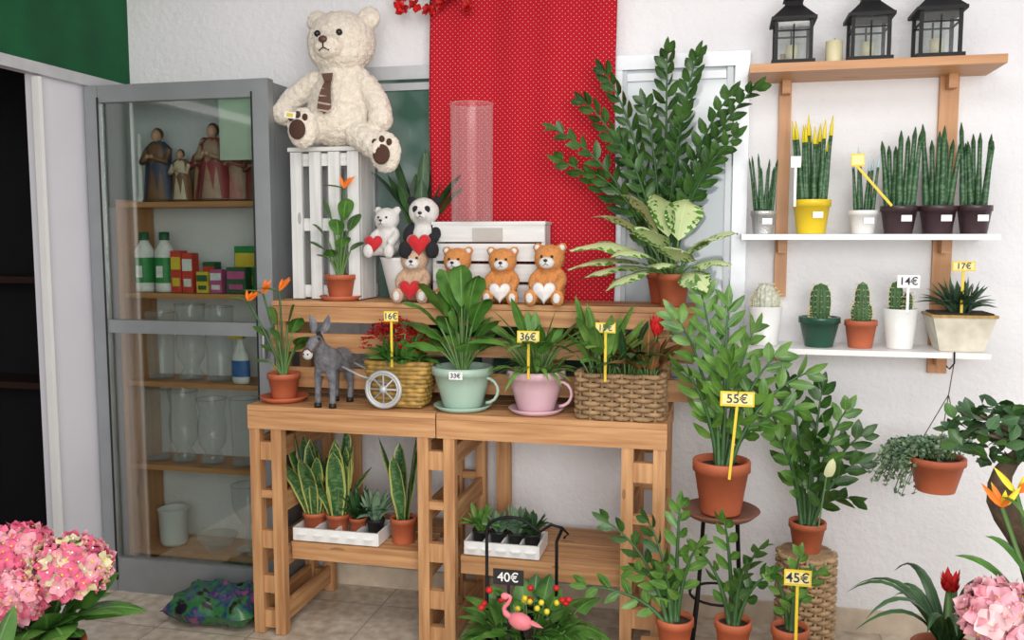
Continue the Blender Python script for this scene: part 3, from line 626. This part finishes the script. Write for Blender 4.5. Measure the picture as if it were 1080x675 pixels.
# ---------- ZZ and dieffenbachia on riser end
zz('potted_zz_plant',(-.20,-.13,RZ),.062,.12,[(-.43,-.18,2.17),(-.20,-.12,2.24),(-.09,-.14,2.22),(.03,-.30,2.05),(.11,-.36,2.06),(-.60,-.25,1.95),(-.57,-.30,1.83),(-.50,-.18,2.06),(-.28,-.15,2.05),(.05,-.34,1.90),(-.36,-.28,1.90),(-.13,-.30,2.0),(-.01,-.3,1.84),(-.44,-.3,1.78)],LL=.082,W=.034,sp=.029)
mb=MB(); pot(mb,(-.155,-.285,RZ),.058,.045,.12,TERRA)
tipleaves(mb,(-.155,-.285,RZ+.10),[(-.52,-.42,1.50),(.05,-.38,1.45),(-.45,-.38,1.62),(.0,-.42,1.54),(-.22,-.40,1.70),(-.10,-.36,1.68),(-.47,-.46,1.40),(-.03,-.48,1.36),(-.28,-.50,1.58),(-.34,-.38,1.70),(-.53,-.40,1.43),(.07,-.36,1.56),(-.36,-.52,1.48),(-.12,-.5,1.50),(-.38,-.5,1.36),(-.2,-.52,1.44)],.135,DIEFF,'lance',.28,wave=.03)
mb.build('potted_dieffenbachia')
mb=MB(); mb.lathe((.03,-.50,.585),[(0,0),(.11,0),(.135,.022),(.13,.025),(.10,.008),(0,.008)],mat('brown_plate',(.20,.08,.05),.5))
for k in range(4):
    a=pi/4+k*pi/2; mb.tube([(.03+.08*math.cos(a),-.5+.08*math.sin(a),.583),(.03+.1*math.cos(a),-.5+.1*math.sin(a),.3),(.03+.14*math.cos(a),-.5+.14*math.sin(a),0.004)],.007,BLACK,7)
mb.tube([(.03+.1*math.cos(2*pi*i/24),-.5+.1*math.sin(2*pi*i/24),.3) for i in range(24)],.005,BLACK,6,True); mb.build('plant_stand')
zz('potted_zz_plant',(.03,-.50,.597),.092,.185,[(.30,-.48,1.09),(-.13,-.50,1.27),(-.05,-.45,1.35),(.04,-.46,1.31),(.13,-.40,1.22),(.26,-.55,.98),(-.10,-.58,1.10),(.20,-.46,1.14),(.05,-.58,1.12)],m=[ZZL,ZZY,ZZY],LL=.105,W=.037,sp=.035)
mb=MB(); basket(mb,(.34,-.30,0),.095,.095,.41,mat('light_wicker',(.45,.30,.16),.7,var=.3,vs=30),pw=2,rows=24,n=54); mb.lathe((.34,-.30,.405),[(.095,0),(.09,.008),(0,.008)],WICK,20); mb.build('wicker_basket_stand')
zz('potted_zz_plant',(.34,-.30,.413),.062,.11,[(.14,-.30,1.0),(.50,-.34,.76),(.38,-.26,1.0),(.46,-.28,.93),(.26,-.26,1.02),(.47,-.38,.64),(.20,-.36,.86),(.52,-.26,.84),(.34,-.4,.84)],m=[ZZL,ZZY],LL=.088,W=.040,sp=.033)
mb=MB(); fb=V((.37,-.37,.52)); ft=V((.385,-.42,.72)); mb.tube([fb,ft],.003,STEM,5); mb.leaf(bez(ft,ft+V((.01,-.02,.04)),ft+V((.02,-.01,.07)),6),.035,V((1,0,0)),mat('cream_spathe',(.72,.74,.45),.5),'oval',.6); mb.build('peace_lily_flower')
mb=MB()
for x in (-.20,.33): mb.box((x,-.76,.09),(.03,.16,.17),WOOD)
for y in (-.83,-.76,-.69): mb.box((.065,y,.185),(.58,.06,.018),WOOD)
mb.box((.065,-.855,.1),(.56,.015,.07),WOOD); mb.box((.065,-.665,.1),(.56,.015,.07),WOOD); mb.build('low_wooden_crate')
zz('potted_zz_plant',(-.11,-.76,.195),.058,.12,[(-.33,-.80,.63),(-.40,-.78,.40),(-.10,-.76,.68),(-.20,-.74,.62),(-.04,-.82,.58),(-.24,-.86,.50),(-.15,-.84,.5)],m=[ZZY,ZZL],LL=.075,W=.032,sp=.032)
zz('potted_zz_plant',(.075,-.76,.195),.055,.13,[(.04,-.78,.65),(.15,-.80,.58),(-.04,-.80,.56),(.10,-.84,.52),(.18,-.8,.5)],m=[ZZY,ZZL],LL=.065,W=.030,sp=.032)
zz('potted_zz_plant',(.25,-.77,.195),.055,.13,[(.27,-.78,.56),(.19,-.80,.50),(.33,-.76,.50)],m=[ZZY],LL=.055,W=.028,sp=.032)
# ---------- flamingo planter
mb=MB(); x,y=-.60,-.74
mb.lathe((x,y,0),[(0,0),(.14,0),(.17,.2),(.18,.2),(.18,.22),(.165,.22),(.16,.18),(0,.18)],BLKP); mb.lathe((x,y,0),[(.16,.185),(0,.2)],SOIL)
clump(mb,(x,y,.18),90,.19,.085,LILY,'heart',(.3,1.5),.45,r=.13,seg=6)
for i in range(12): p=V((x+R(-.15,.15),y+R(-.14,0),.36+R(-.05,.03))); mb.ell(p,(.012,.012,.01),REDF,seg=8,rings=6)
for i in range(8): p=V((x+.02+R(-.05,.1),y+R(-.14,-.05),.35+R(-.03,.03))); mb.ell(p,(.01,.01,.01),YTIP,seg=8,rings=6)
mb.build('potted_ivy_plant')
PK=mat('flamingo_pink',(.80,.22,.26),.5)
mb=MB(); c=V((-.585,-.95,.335)); mb.ell(c,(.040,.024,.027),PK,(0,.25,0)); mb.leaf(bez(c+V((.02,0,.01)),c+V((.05,0,.005)),c+V((.075,0,-.015)),5),.032,V((0,1,0)),PK,'lance',.4)
mb.tube(bez(c+V((-.03,0,.01)),c+V((-.07,0,.03)),c+V((-.04,0,.055)),6)+bez(c+V((-.04,0,.055)),c+V((-.02,0,.085)),c+V((-.05,0,.08)),6)[1:],[.010]*3+[.007]*4+[.006]*6,PK,8)
mb.ell(c+V((-.05,0,.078)),(.014,.010,.011),PK); mb.tube([c+V((-.06,0,.077)),c+V((-.075,0,.07)),c+V((-.078,0,.058))],[.006,.005,.001],BLKP,6)
for s in (-1,1): mb.tube([c+V((.0,s*.008,-.02)),c+V((.0,.10+s*.008,-.14))],.003,BLACK,5)
mb.build('flamingo_ornament')
mb=MB(); 
mb.tube([(-.77,-.66,.2),(-.77,-.66,.52)]+[(-.77+.09*(1-math.cos(t)),-.66,.52+.055*math.sin(t)) for t in [pi*i/10*.7 for i in range(1,11)]]+[(-.58,-.66,.53),(-.54,-.66,.56),(-.50,-.66,.55)],.006,BLACK,7)
mb.tube([(-.50,-.66,.55),(-.52,-.66,.50),(-.52,-.66,.2)],.006,BLACK,7); mb.tube([(-.50,-.66,.55),(-.48,-.66,.53),(-.495,-.66,.515)],.005,BLACK,6); mb.build('wrought_iron_hook')
mb=MB(); nx,ny=22,16
BAGM,nt,b=newmat('soil_bag_plastic'); tc=nt.nodes.new('ShaderNodeTexCoord'); n=noise(nt,tc.outputs['Object'],14,4); r_=ramp(nt,(.02,.04,.14),(.04,.18,.04),.42,.55); e2=r_.color_ramp.elements.new(.62); e2.color=(.015,.015,.02,1); e3=r_.color_ramp.elements.new(.33); e3.color=(.28,.08,.18,1)
nt.links.new(n.outputs['Fac'],r_.inputs[0]); nt.links.new(r_.outputs[0],b.inputs['Base Color']); b.inputs['Roughness'].default_value=.25
for sgn in (1,-1):
    vs=[]
    for j in range(ny+1):
        for i in range(nx+1):
            u=i/nx*2-1;w=j/ny*2-1; k=((1-u**4)*(1-w**4))**.5
            z=.06+sgn*.06*k+((.012*math.sin(u*9+w*5)+.008*math.sin(u*17-w*11))*k if sgn>0 else 0); vs.append((-1.95+u*.19+.01*math.sin(w*7),-.46+w*.13+.008*math.sin(u*6),max(z,.001)))
    mb.add(vs,[(j*(nx+1)+i,j*(nx+1)+i+1,(j+1)*(nx+1)+i+1,(j+1)*(nx+1)+i) for j in range(ny) for i in range(nx)],BAGM)
mb.build('potting_soil_bag')
def tray(x0,x1,y,z):
    mb=MB(); mb.box(((x0+x1)/2,y,z+.008),(x1-x0,.17,.012),WHITE)
    for yy in (y-.085,y+.085): mb.box(((x0+x1)/2,yy,z+.028),(x1-x0,.008,.05),WHITE)
    for xx in (x0,x1,(x0+x1)/2,x0+(x1-x0)*.25,x0+(x1-x0)*.75): mb.box((xx,y,z+.028),(.008,.17,.05),WHITE)
    for k in range(5): xx=x0+(x1-x0)*(k+.5)/5; mb.lathe((xx,y-.089,z+.028),[(0,0),(.02,0)],WHITE,12)
    mb.build('seedling_tray')
SZ=.361
tray(-1.60,-1.25,-.40,SZ); tray(-.90,-.62,-.40,SZ)
for x,n in ((-1.55,10),(-1.45,10)):
    mb=MB(); pot(mb,(x,-.40,SZ+.015),.045,.035,.08,TERRA); 
    clump(mb,(x,-.40,SZ+.08),n+5,.32,.068,SANS,'sword',(.05,.6),0,droop=0,fold=.35,r=.03,wave=.03); mb.build('potted_sansevieria')
for x,m in ((-1.365,DARKL),(-1.29,GREY)):
    mb=MB(); pot(mb,(x,-.40,SZ+.015),.034,.028,.07,TERRA if m==DARKL else BLKP); clump(mb,(x,-.40,SZ+.07),26,.14,.03,m,'sword',(.1,1.2),0,droop=0,fold=.4,r=.01,seg=5); mb.build('potted_succulent')
mb=MB(); pot(mb,(-1.175,-.40,SZ),.050,.042,.10,TERRA); clump(mb,(-1.175,-.40,SZ+.09),5,.32,.065,SANS,'sword',(.03,.25),0,droop=0,fold=.35,r=.02,wave=.03); mb.build('potted_sansevieria')
for x,m in ((-.86,FERN),(-.79,GREY),(-.72,GREY),(-.66,DARKL)):
    mb=MB(); pot(mb,(x,-.40,SZ+.015),.032,.026,.06,BLKP); clump(mb,(x,-.40,SZ+.065),24,.11,.026,m,'sword',(.1,1.3),0,droop=0,fold=.4,r=.01,seg=5); mb.build('potted_succulent')
# ---------- shelves on the wall
mb=MB()
mb.box((.52,-.125,2.15),(.84,.25,.03),WOOD2); mb.box((.515,-.125,1.55),(.86,.25,.02),WSHELF); mb.box((.505,-.125,1.135),(.86,.25,.02),WSHELF)
mb.box((.24,-.012,1.78),(.045,.022,.92),WOOD2); mb.box((.815,-.012,1.60),(.065,.022,1.12),WOOD2)
for x in (.24,.815):
    for z in (2.11,1.515,1.10): mb.box((x,-.05,z),(.03,.055,.05),WOOD2)
mb.build('three_tier_shelf')
SY=-.15
def lantern(x,y,z,s):
    mb=MB(); w=.13*s; h=.14*s
    mb.box((x,y,z+.008),(w*1.15,w*1.15,.016),BLACK)
    for a in (-1,1):
        for b in (-1,1): mb.box((x+a*w*.46,y+b*w*.46,z+.016+h/2),(.012,.012,h),BLACK)
    for a in (-1,1):
        mb.box((x+a*w*.46,y,z+h*.85),(.006,w*.9,.006),BLACK); mb.box((x,y+a*w*.46,z+h*.85),(w*.9,.006,.006),BLACK)
        mb.box((x,y+a*w*.46,z+.016+h/2),(w*.85,.002,h),PANE); 
        mb.box((x,y+a*w*.46,z+h/2),(.006,.006,h),BLACK)
    mb.box((x,y,z+h+.02),(w*1.2,w*1.2,.012),BLACK)
    M=Euler((0,0,pi/4)).to_matrix(); q=1.414/2
    mb.lathe((x,y,z+h+.026),[(w*1.15*q,0),(w*.5*q,.045*s),(w*.42*q,.065*s),(w*.55*q,.068*s),(w*.1*q,.095*s),(0,.1*s)],BLACK,4,M,flat=True)
    mb.tube([(x+.017*math.cos(t),y,z+h+.026+.112*s+.017*math.sin(t)) for t in [2*pi*i/14 for i in range(14)]],.003,BLACK,6,True)
    mb.lathe((x,y,z+.016),[(0,0),(.022,0),(.022,.06),(0,.062)],CANDLE,14); mb.build('candle_lantern')
lantern(.25,SY,2.166,1.0); lantern(.51,SY,2.166,1.0); lantern(.735,SY,2.166,1.05)
mb=MB(); mb.lathe((.395,SY,2.166),[(0,0),(.028,0),(.03,.004),(.03,.085),(.02,.088),(0,.084)],CANDLE,20); mb.tube([(.395,SY,2.248),(.396,SY,2.262)],.0015,BLKP,5); mb.build('pillar_candle')
def spikes(name,x,rt,h,pm,n,L,m,tip=None,r=.011,z=1.561,flatrim=False,fan=.10):
    mb=MB(); pot(mb,(x,SY,z),rt,rt*.78,h,pm,rim=not flatrim)
    for i in range(n):
        u=(i+.5)/n*2-1; px=x+u*rt*.7; py=SY+R(-1,1)*rt*.45; l=L*R(.78,1.05); tx=px+u*L*fan+R(-.01,.01); b=V((px,py,z+h*.85)); t=V((tx,py+R(-.02,.02),z+h*.85+l))
        q=bez(b,(b+t)/2+V((0,0,.02)),t,8); k=7 if not tip else 6
        mb.tube(q[:k+1],[r*(.9+.1*math.sin(j)) *(1-.05*j) for j in range(k+1)],m,8)
        if k==7: mb.tube(q[7:],[r*.65,r*.12],m,8)
        else: mb.tube(q[6:],[r*.7,r*.5,r*.12],tip,8)
    mb.box((x+rt*.25,SY-rt*1.0-.003,z+h*.55),(.035,.003,.022),WCARD)
    return mb.build(name)
spikes('potted_sansevieria',.165,.045,.085,SILV,10,.22,SANC,r=.007)
spikes('potted_sansevieria',.335,.064,.125,YELC,12,.31,SANC,YTIP,r=.011)
spikes('potted_sansevieria',.515,.048,.085,WHITE,6,.23,SANC,BTIP,r=.008)
spikes('potted_sansevieria',.635,.060,.10,BROWNC,8,.28,SANC,r=.013)
spikes('potted_sansevieria',.765,.060,.10,BROWNC,8,.29,SANC,r=.013)
spikes('potted_sansevieria',.885,.055,.10,BROWNC,7,.30,SANC,r=.012)
def cactus(name,x,rt,rb,h,pm,cols,z=1.146,rim=True):
    mb=MB(); pot(mb,(x,SY,z),rt,rb,h,pm,rim)
    for dx,r,ch,m in cols:
        b=(x+dx,SY-.01,z+h*.86); prof=[(r*.6,0),(r*.9,ch*.15),(r,ch*.45),(r*.92,ch*.75),(r*.6,ch*.93),(0,ch)]
        mb.lathe(b,prof,m,48,rib=(12,.10))
        for k in range(12):
            a=2*pi*k/12
            for j in range(7):
                t=.1+.85*j/6; rr=r*(math.sin(pi*min(.95,.15+t*.75))**.6)*1.08; p=V(b)+V((rr*math.cos(a),rr*math.sin(a),ch*t))
                for q in range(3):
                    d=V((math.cos(a)+R(-.7,.7),math.sin(a)+R(-.7,.7),R(-.3,.8)))*.011; mb.add([p+V((0,0,.0012)),p-V((0,0,.0012)),p+d],[(0,1,2)],SPINE)
    return mb.build(name)
CW=mat('white_cactus',(.55,.58,.48),.9,var=.3,vs=80)
cactus('potted_cactus',.18,.062,.048,.145,WHITE,[(0,.035,.11,CW),(-.03,.018,.07,CW),(.03,.02,.08,CW)],rim=False)
cactus('potted_cactus',.375,.070,.05,.11,GREENC,[(0,.034,.14,CACT),(-.02,.015,.06,CACT)])
cactus('potted_cactus',.52,.054,.042,.10,TERRA,[(0,.034,.085,CACT),(.0,.024,.155,CACT)])
cactus('potted_cactus',.655,.060,.045,.145,WHITE,[(-.02,.022,.12,CACT),(.02,.016,.08,CACT)],rim=False)
mb=MB(); mb.box((.85,SY,1.211),(.21,.17,.13),GALV,None,.68); mb.box((.85,SY,1.272),(.215,.175,.01),GOLDP); mb.box((.85,SY,1.279),(.19,.15,.008),SOIL); clump(mb,(.85,SY,1.275),70,.13,.022,leafmat('haworthia_leaf',(.02,.06,.03),(.08,.14,.08)),'sword',(.1,1.35),0,droop=0,fold=.5,r=.03,seg=5); mb.build('square_planter_with_haworthia')
mb=MB(); hc=V((.755,-.34,.675)); pot(mb,hc,.088,.062,.12,TERRA)
for a in (0.3,2.4,4.5): mb.tube([hc+V((.088*math.cos(a),.088*math.sin(a),.11)),V((.80,-.268,1.0)),V((.815,-.262,1.12))],.0018,TRUNK,5)
mb.tube([(.815,-.258,1.15),(.815,-.262,1.11),(.80,-.262,1.09),(.79,-.262,1.10)],.003,BLACK,6)
for i in range(95):
    left=i<60; a=R(2.4,3.9) if left else R(0,6.28); L=R(.09,.17) if left else R(.03,.10); b=hc+V((R(-.05,.05),R(-.02,.05),.115)); e_=b+V((math.cos(a)*L*1.15,math.sin(a)*L*(.6 if left else .8),R(-.13,.04) if left else R(.0,.06)))
    pts=bez(b,b+V((math.cos(a)*L*.6,math.sin(a)*L*.5,.10)),e_,9); mb.tube(pts,.0015,STEM,4)
    for p in pts[2:]:
        for k in range(3): d=V((R(-1,1),R(-1,1),R(-.6,1))).normalized()*.016; mb.sleaf(p,p+d,.011,V((R(-1,1),R(-1,1),R(-1,1))),GREY)
mb.build('hanging_potted_plant')
# ---------- foreground
def bloom(mb,c,r,ms,n=150,fs=.02):
    c=V(c)
    for i in range(n):
        z=1-2*(i+.5)/n; a=2.39996*i; q=math.sqrt(1-z*z); d=V((q*math.cos(a),q*math.sin(a),z*.8)); 
        if z<-.6: continue
        p=c+d*r*R(.9,1.06); N=(d+V((R(-.3,.3),R(-.3,.3),R(-.3,.3)))).normalized(); t=N.cross(V((.3,.2,.9))).normalized(); b=N.cross(t); m=random.choice(ms); s=fs*R(.8,1.15); o=R(0,1.5)
        for k in range(4):
            an=o+k*pi/2; e_=t*math.cos(an)+b*math.sin(an); mb.sleaf(p,p+e_*s+N*s*.2,s*1.1,N.cross(e_),m)
        mb.ell(p+N*.001,.003,YTIP if i%3 else WHITE,seg=6,rings=4)
P1=mat('hydrangea_pink',(.68,.12,.22),.6,var=.2,vs=30);P2=mat('hydrangea_light',(.72,.31,.36),.6,var=.25,vs=30);P3=mat('hydrangea_cream',(.64,.56,.34),.6,var=.2,vs=30)
def table2(name,x0,x1,y0,y1,h):
    mb=MB(); n=5
    for k in range(n): mb.box(((x0+x1)/2,y0+(y1-y0)*(k+.5)/n,h-.012),(x1-x0,(y1-y0)/n-.01,.022),WOOD)
    for x in (x0+.03,x1-.03):
        for y in (y0+.03,y1-.03): mb.box((x,y,(h-.024)/2),(.05,.05,h-.024),WOOD)
    for y in (y0+.03,y1-.03): mb.box(((x0+x1)/2,y,h-.06),(x1-x0-.11,.03,.06),WOOD)
    mb.build(name)
table2('wooden_plant_bench',-1.95,-1.25,-2.25,-1.55,.42)
def hyd(name,c,blooms,leafn=40):
    mb=MB(); pot(mb,c,.085,.065,.13,TERRA); b=V(c)+V((0,0,.12))
    clump(mb,b,leafn,.22,.085,LILY,'oval',(.3,1.35),.35,r=.04,seg=6)
    for p,r,mm in blooms:
        p=V(p); mb.tube(bez(b,(b+p)/2+V((0,0,.03)),p,5),.004,STEM,6); mb.ell(p,r*.8,STEM,seg=12,rings=8); bloom(mb,p,r,mm,170,.021)
    mb.build(name)
hyd('potted_hydrangea',(-1.60,-1.80,.42),[((-1.52,-1.80,.745),.092,[P2,P2,P3,P1]),((-1.69,-1.78,.76),.085,[P1,P1,P2]),((-1.60,-1.90,.70),.07,[P1,P2,P2])])
hyd('potted_hydrangea',(-1.52,-2.10,.42),[((-1.43,-2.10,.60),.08,[P2,P3,P2]),((-1.56,-2.12,.58),.06,[P2,P1,P2])],14)
table2('wooden_plant_bench',.36,1.15,-1.75,-1.15,.40)
RB=V((.64,-1.62,.40))
mb=MB(); pot(mb,RB,.10,.08,.14,TERRA); b=RB+V((0,0,.12)); clump(mb,b,35,.18,.05,LILY,'oval',(.3,1.3),.3,r=.05)
AZ=mat('azalea_pink',(.76,.36,.42),.6,var=.2,vs=30)
for p,r in (((.60,-1.62,.76),.075),((.69,-1.66,.74),.075),((.60,-1.68,.67),.07),((.70,-1.7,.65),.07)): mb.ell(p,r*.75,STEM,seg=12,rings=8); bloom(mb,p,r,[AZ,AZ,P2,mat('azalea_pale',(.78,.52,.53),.6)],90,.030); mb.tube([b,V(p)],.005,STEM,6)
mb.build('potted_azalea')
mb=MB(); x,y=.80,-1.33; pot(mb,(x,y,.40),.11,.08,.13,BROWNC)
mb.tube(bez(V((x,y,.5)),V((x+.01,y,.75)),V((x-.12,y-.02,.9)),8)+bez(V((x-.12,y-.02,.9)),V((x-.18,y,1.0)),V((x-.04,y,1.08)),6)[1:],[.05,.05,.048,.045,.045,.043,.04,.038,.034,.032,.026,.022,.018,.014,.01],TRUNK,9)
for i in range(420):
    q=V((R(-1,1),R(-1,1),R(-1,1))); 
    if q.length>1: continue
    p=V((x-.09,y,1.09))+V((q.x*.18,q.y*.13,q.z*.085)); d=V((R(-1,1),R(-1,1),R(-.3,.8))).normalized()*.045; mb.sleaf(p,p+d,.028,V((R(-1,1),R(-1,1),R(-1,1))),DARKL if i%3 else ZZL)
for k in range(12): mb.tube([(x-.04,y,1.05),(x-.09+R(-.15,.15),y+R(-.1,.1),1.09+R(-.03,.05))],.004,TRUNK,5)
mb.build('bonsai_tree')
mb=MB(); x,y=.58,-1.28; pot(mb,(x,y,.40),.08,.06,.13,TERRA); b=V((x,y,.51))
for i in range(18):
    a=2.4*i; t=R(.5,1.2); l=R(.22,.34); e_=b+V((math.cos(a)*l*math.sin(t),math.sin(a)*l*math.sin(t),l*math.cos(t)*.6)); mb.leaf(bez(b,b+V((math.cos(a)*l*.35,math.sin(a)*l*.35,l*.8)),e_,9),.032,V((-math.sin(a),math.cos(a),0)),DARKL,'strap',.4)
for i in range(22): a=2.4*i; mb.sleaf(b+V((0,0,.16)),b+V((math.cos(a)*.025,math.sin(a)*.025,.18+.002*i)),.018,V((-math.sin(a),math.cos(a),0)),REDF)
mb.tube([b,b+V((0,0,.17))],.008,STEM,6); mb.build('potted_bromeliad')
mb=MB(); x,y=.78,-1.53; pot(mb,(x,y,.40),.08,.06,.13,TERRA); b=V((x,y,.51))
tipleaves(mb,b,[(.60,-1.47,.88),(.70,-1.50,.94),(.53,-1.5,.84),(.85,-1.5,.92),(.66,-1.6,.85),(.9,-1.6,.85),(.62,-1.5,.98)],.05,LILY,'lance',.35)
for f in ((.63,-1.48,.95),(.66,-1.47,.98),(.68,-1.50,.92)):
    f=V(f); mb.tube([b,f],.005,STEM,6)
    for k in range(6): d=V((R(-.05,.04),R(-.02,.02),R(.02,.06))); mb.leaf(bez(f,f+d*.5,f+d,4),.014,V((1,0,.3)),ORANGE if k%2 else YTIP,'lance',.5)
mb.build('potted_strelitzia')
# ---------- tags
tag(-1.165,-.53,TZ+.16,'16€',.17,.055,.038); tag(-.905,-.575,TZ+.13,'33€',.0,.05,.028,False)
tag(-.64,-.57,TZ+.14,'36€',.13,.08,.042); tag(-.37,-.56,TZ+.14,'15€',.17,.07,.036)
tag(.055,-.60,.74,'55€',.25,.11,.05,lean=.02); tag(.26,-.85,.30,'45€',.19,.08,.05)
tag(-.63,-.92,.25,'40€',.19,.10,.05,False,black=True)
tag(.60,SY-.06,1.66,'',.14,.045,.045,True,lean=-.12); tag(.665,SY-.06,1.28,'14€',.09,.075,.045,False); tag(.845,SY-.05,1.28,'17€',.15,.075,.035,True)
tag(.27,SY-.06,1.66,'',.14,.035,.04,False)
# ---------- camera, lights
cd=bpy.data.cameras.new('camera'); cam=bpy.data.objects.new('camera',cd); bpy.context.collection.objects.link(cam)
cam.location=(0,-3.6,1.55); cam.rotation_euler=(math.radians(90-5.35),0,math.radians(13)); cd.sensor_width=36; cd.lens=935*36/1080; cd.clip_start=.05
bpy.context.scene.camera=cam
def area(name,loc,target,sx,sy,p,col=(1,1,1)):
    l=bpy.data.lights.new(name,'AREA'); l.shape='RECTANGLE'; l.size=sx; l.size_y=sy; l.energy=p; l.color=col; o=bpy.data.objects.new(name,l); bpy.context.collection.objects.link(o); o.location=loc; o.rotation_euler=(V(target)-V(loc)).to_track_quat('-Z','Y').to_euler()
area('shop_window_light',(1.0,-5.6,2.0),(-.6,0,1.1),3.4,2.2,165,(1,.985,.96))
area('added_ceiling_fill',(-.3,-1.9,2.82),(-.3,-1.7,0),1.8,1.0,30,(1,.98,.95))  # fill lamp added overhead for brightness; no such fixture known
w=bpy.data.worlds.new('world'); bpy.context.scene.world=w; w.use_nodes=True; w.node_tree.nodes['Background'].inputs[0].default_value=(.97,.98,1,1); w.node_tree.nodes['Background'].inputs[1].default_value=.76
bpy.context.scene.view_settings.view_transform='Standard'
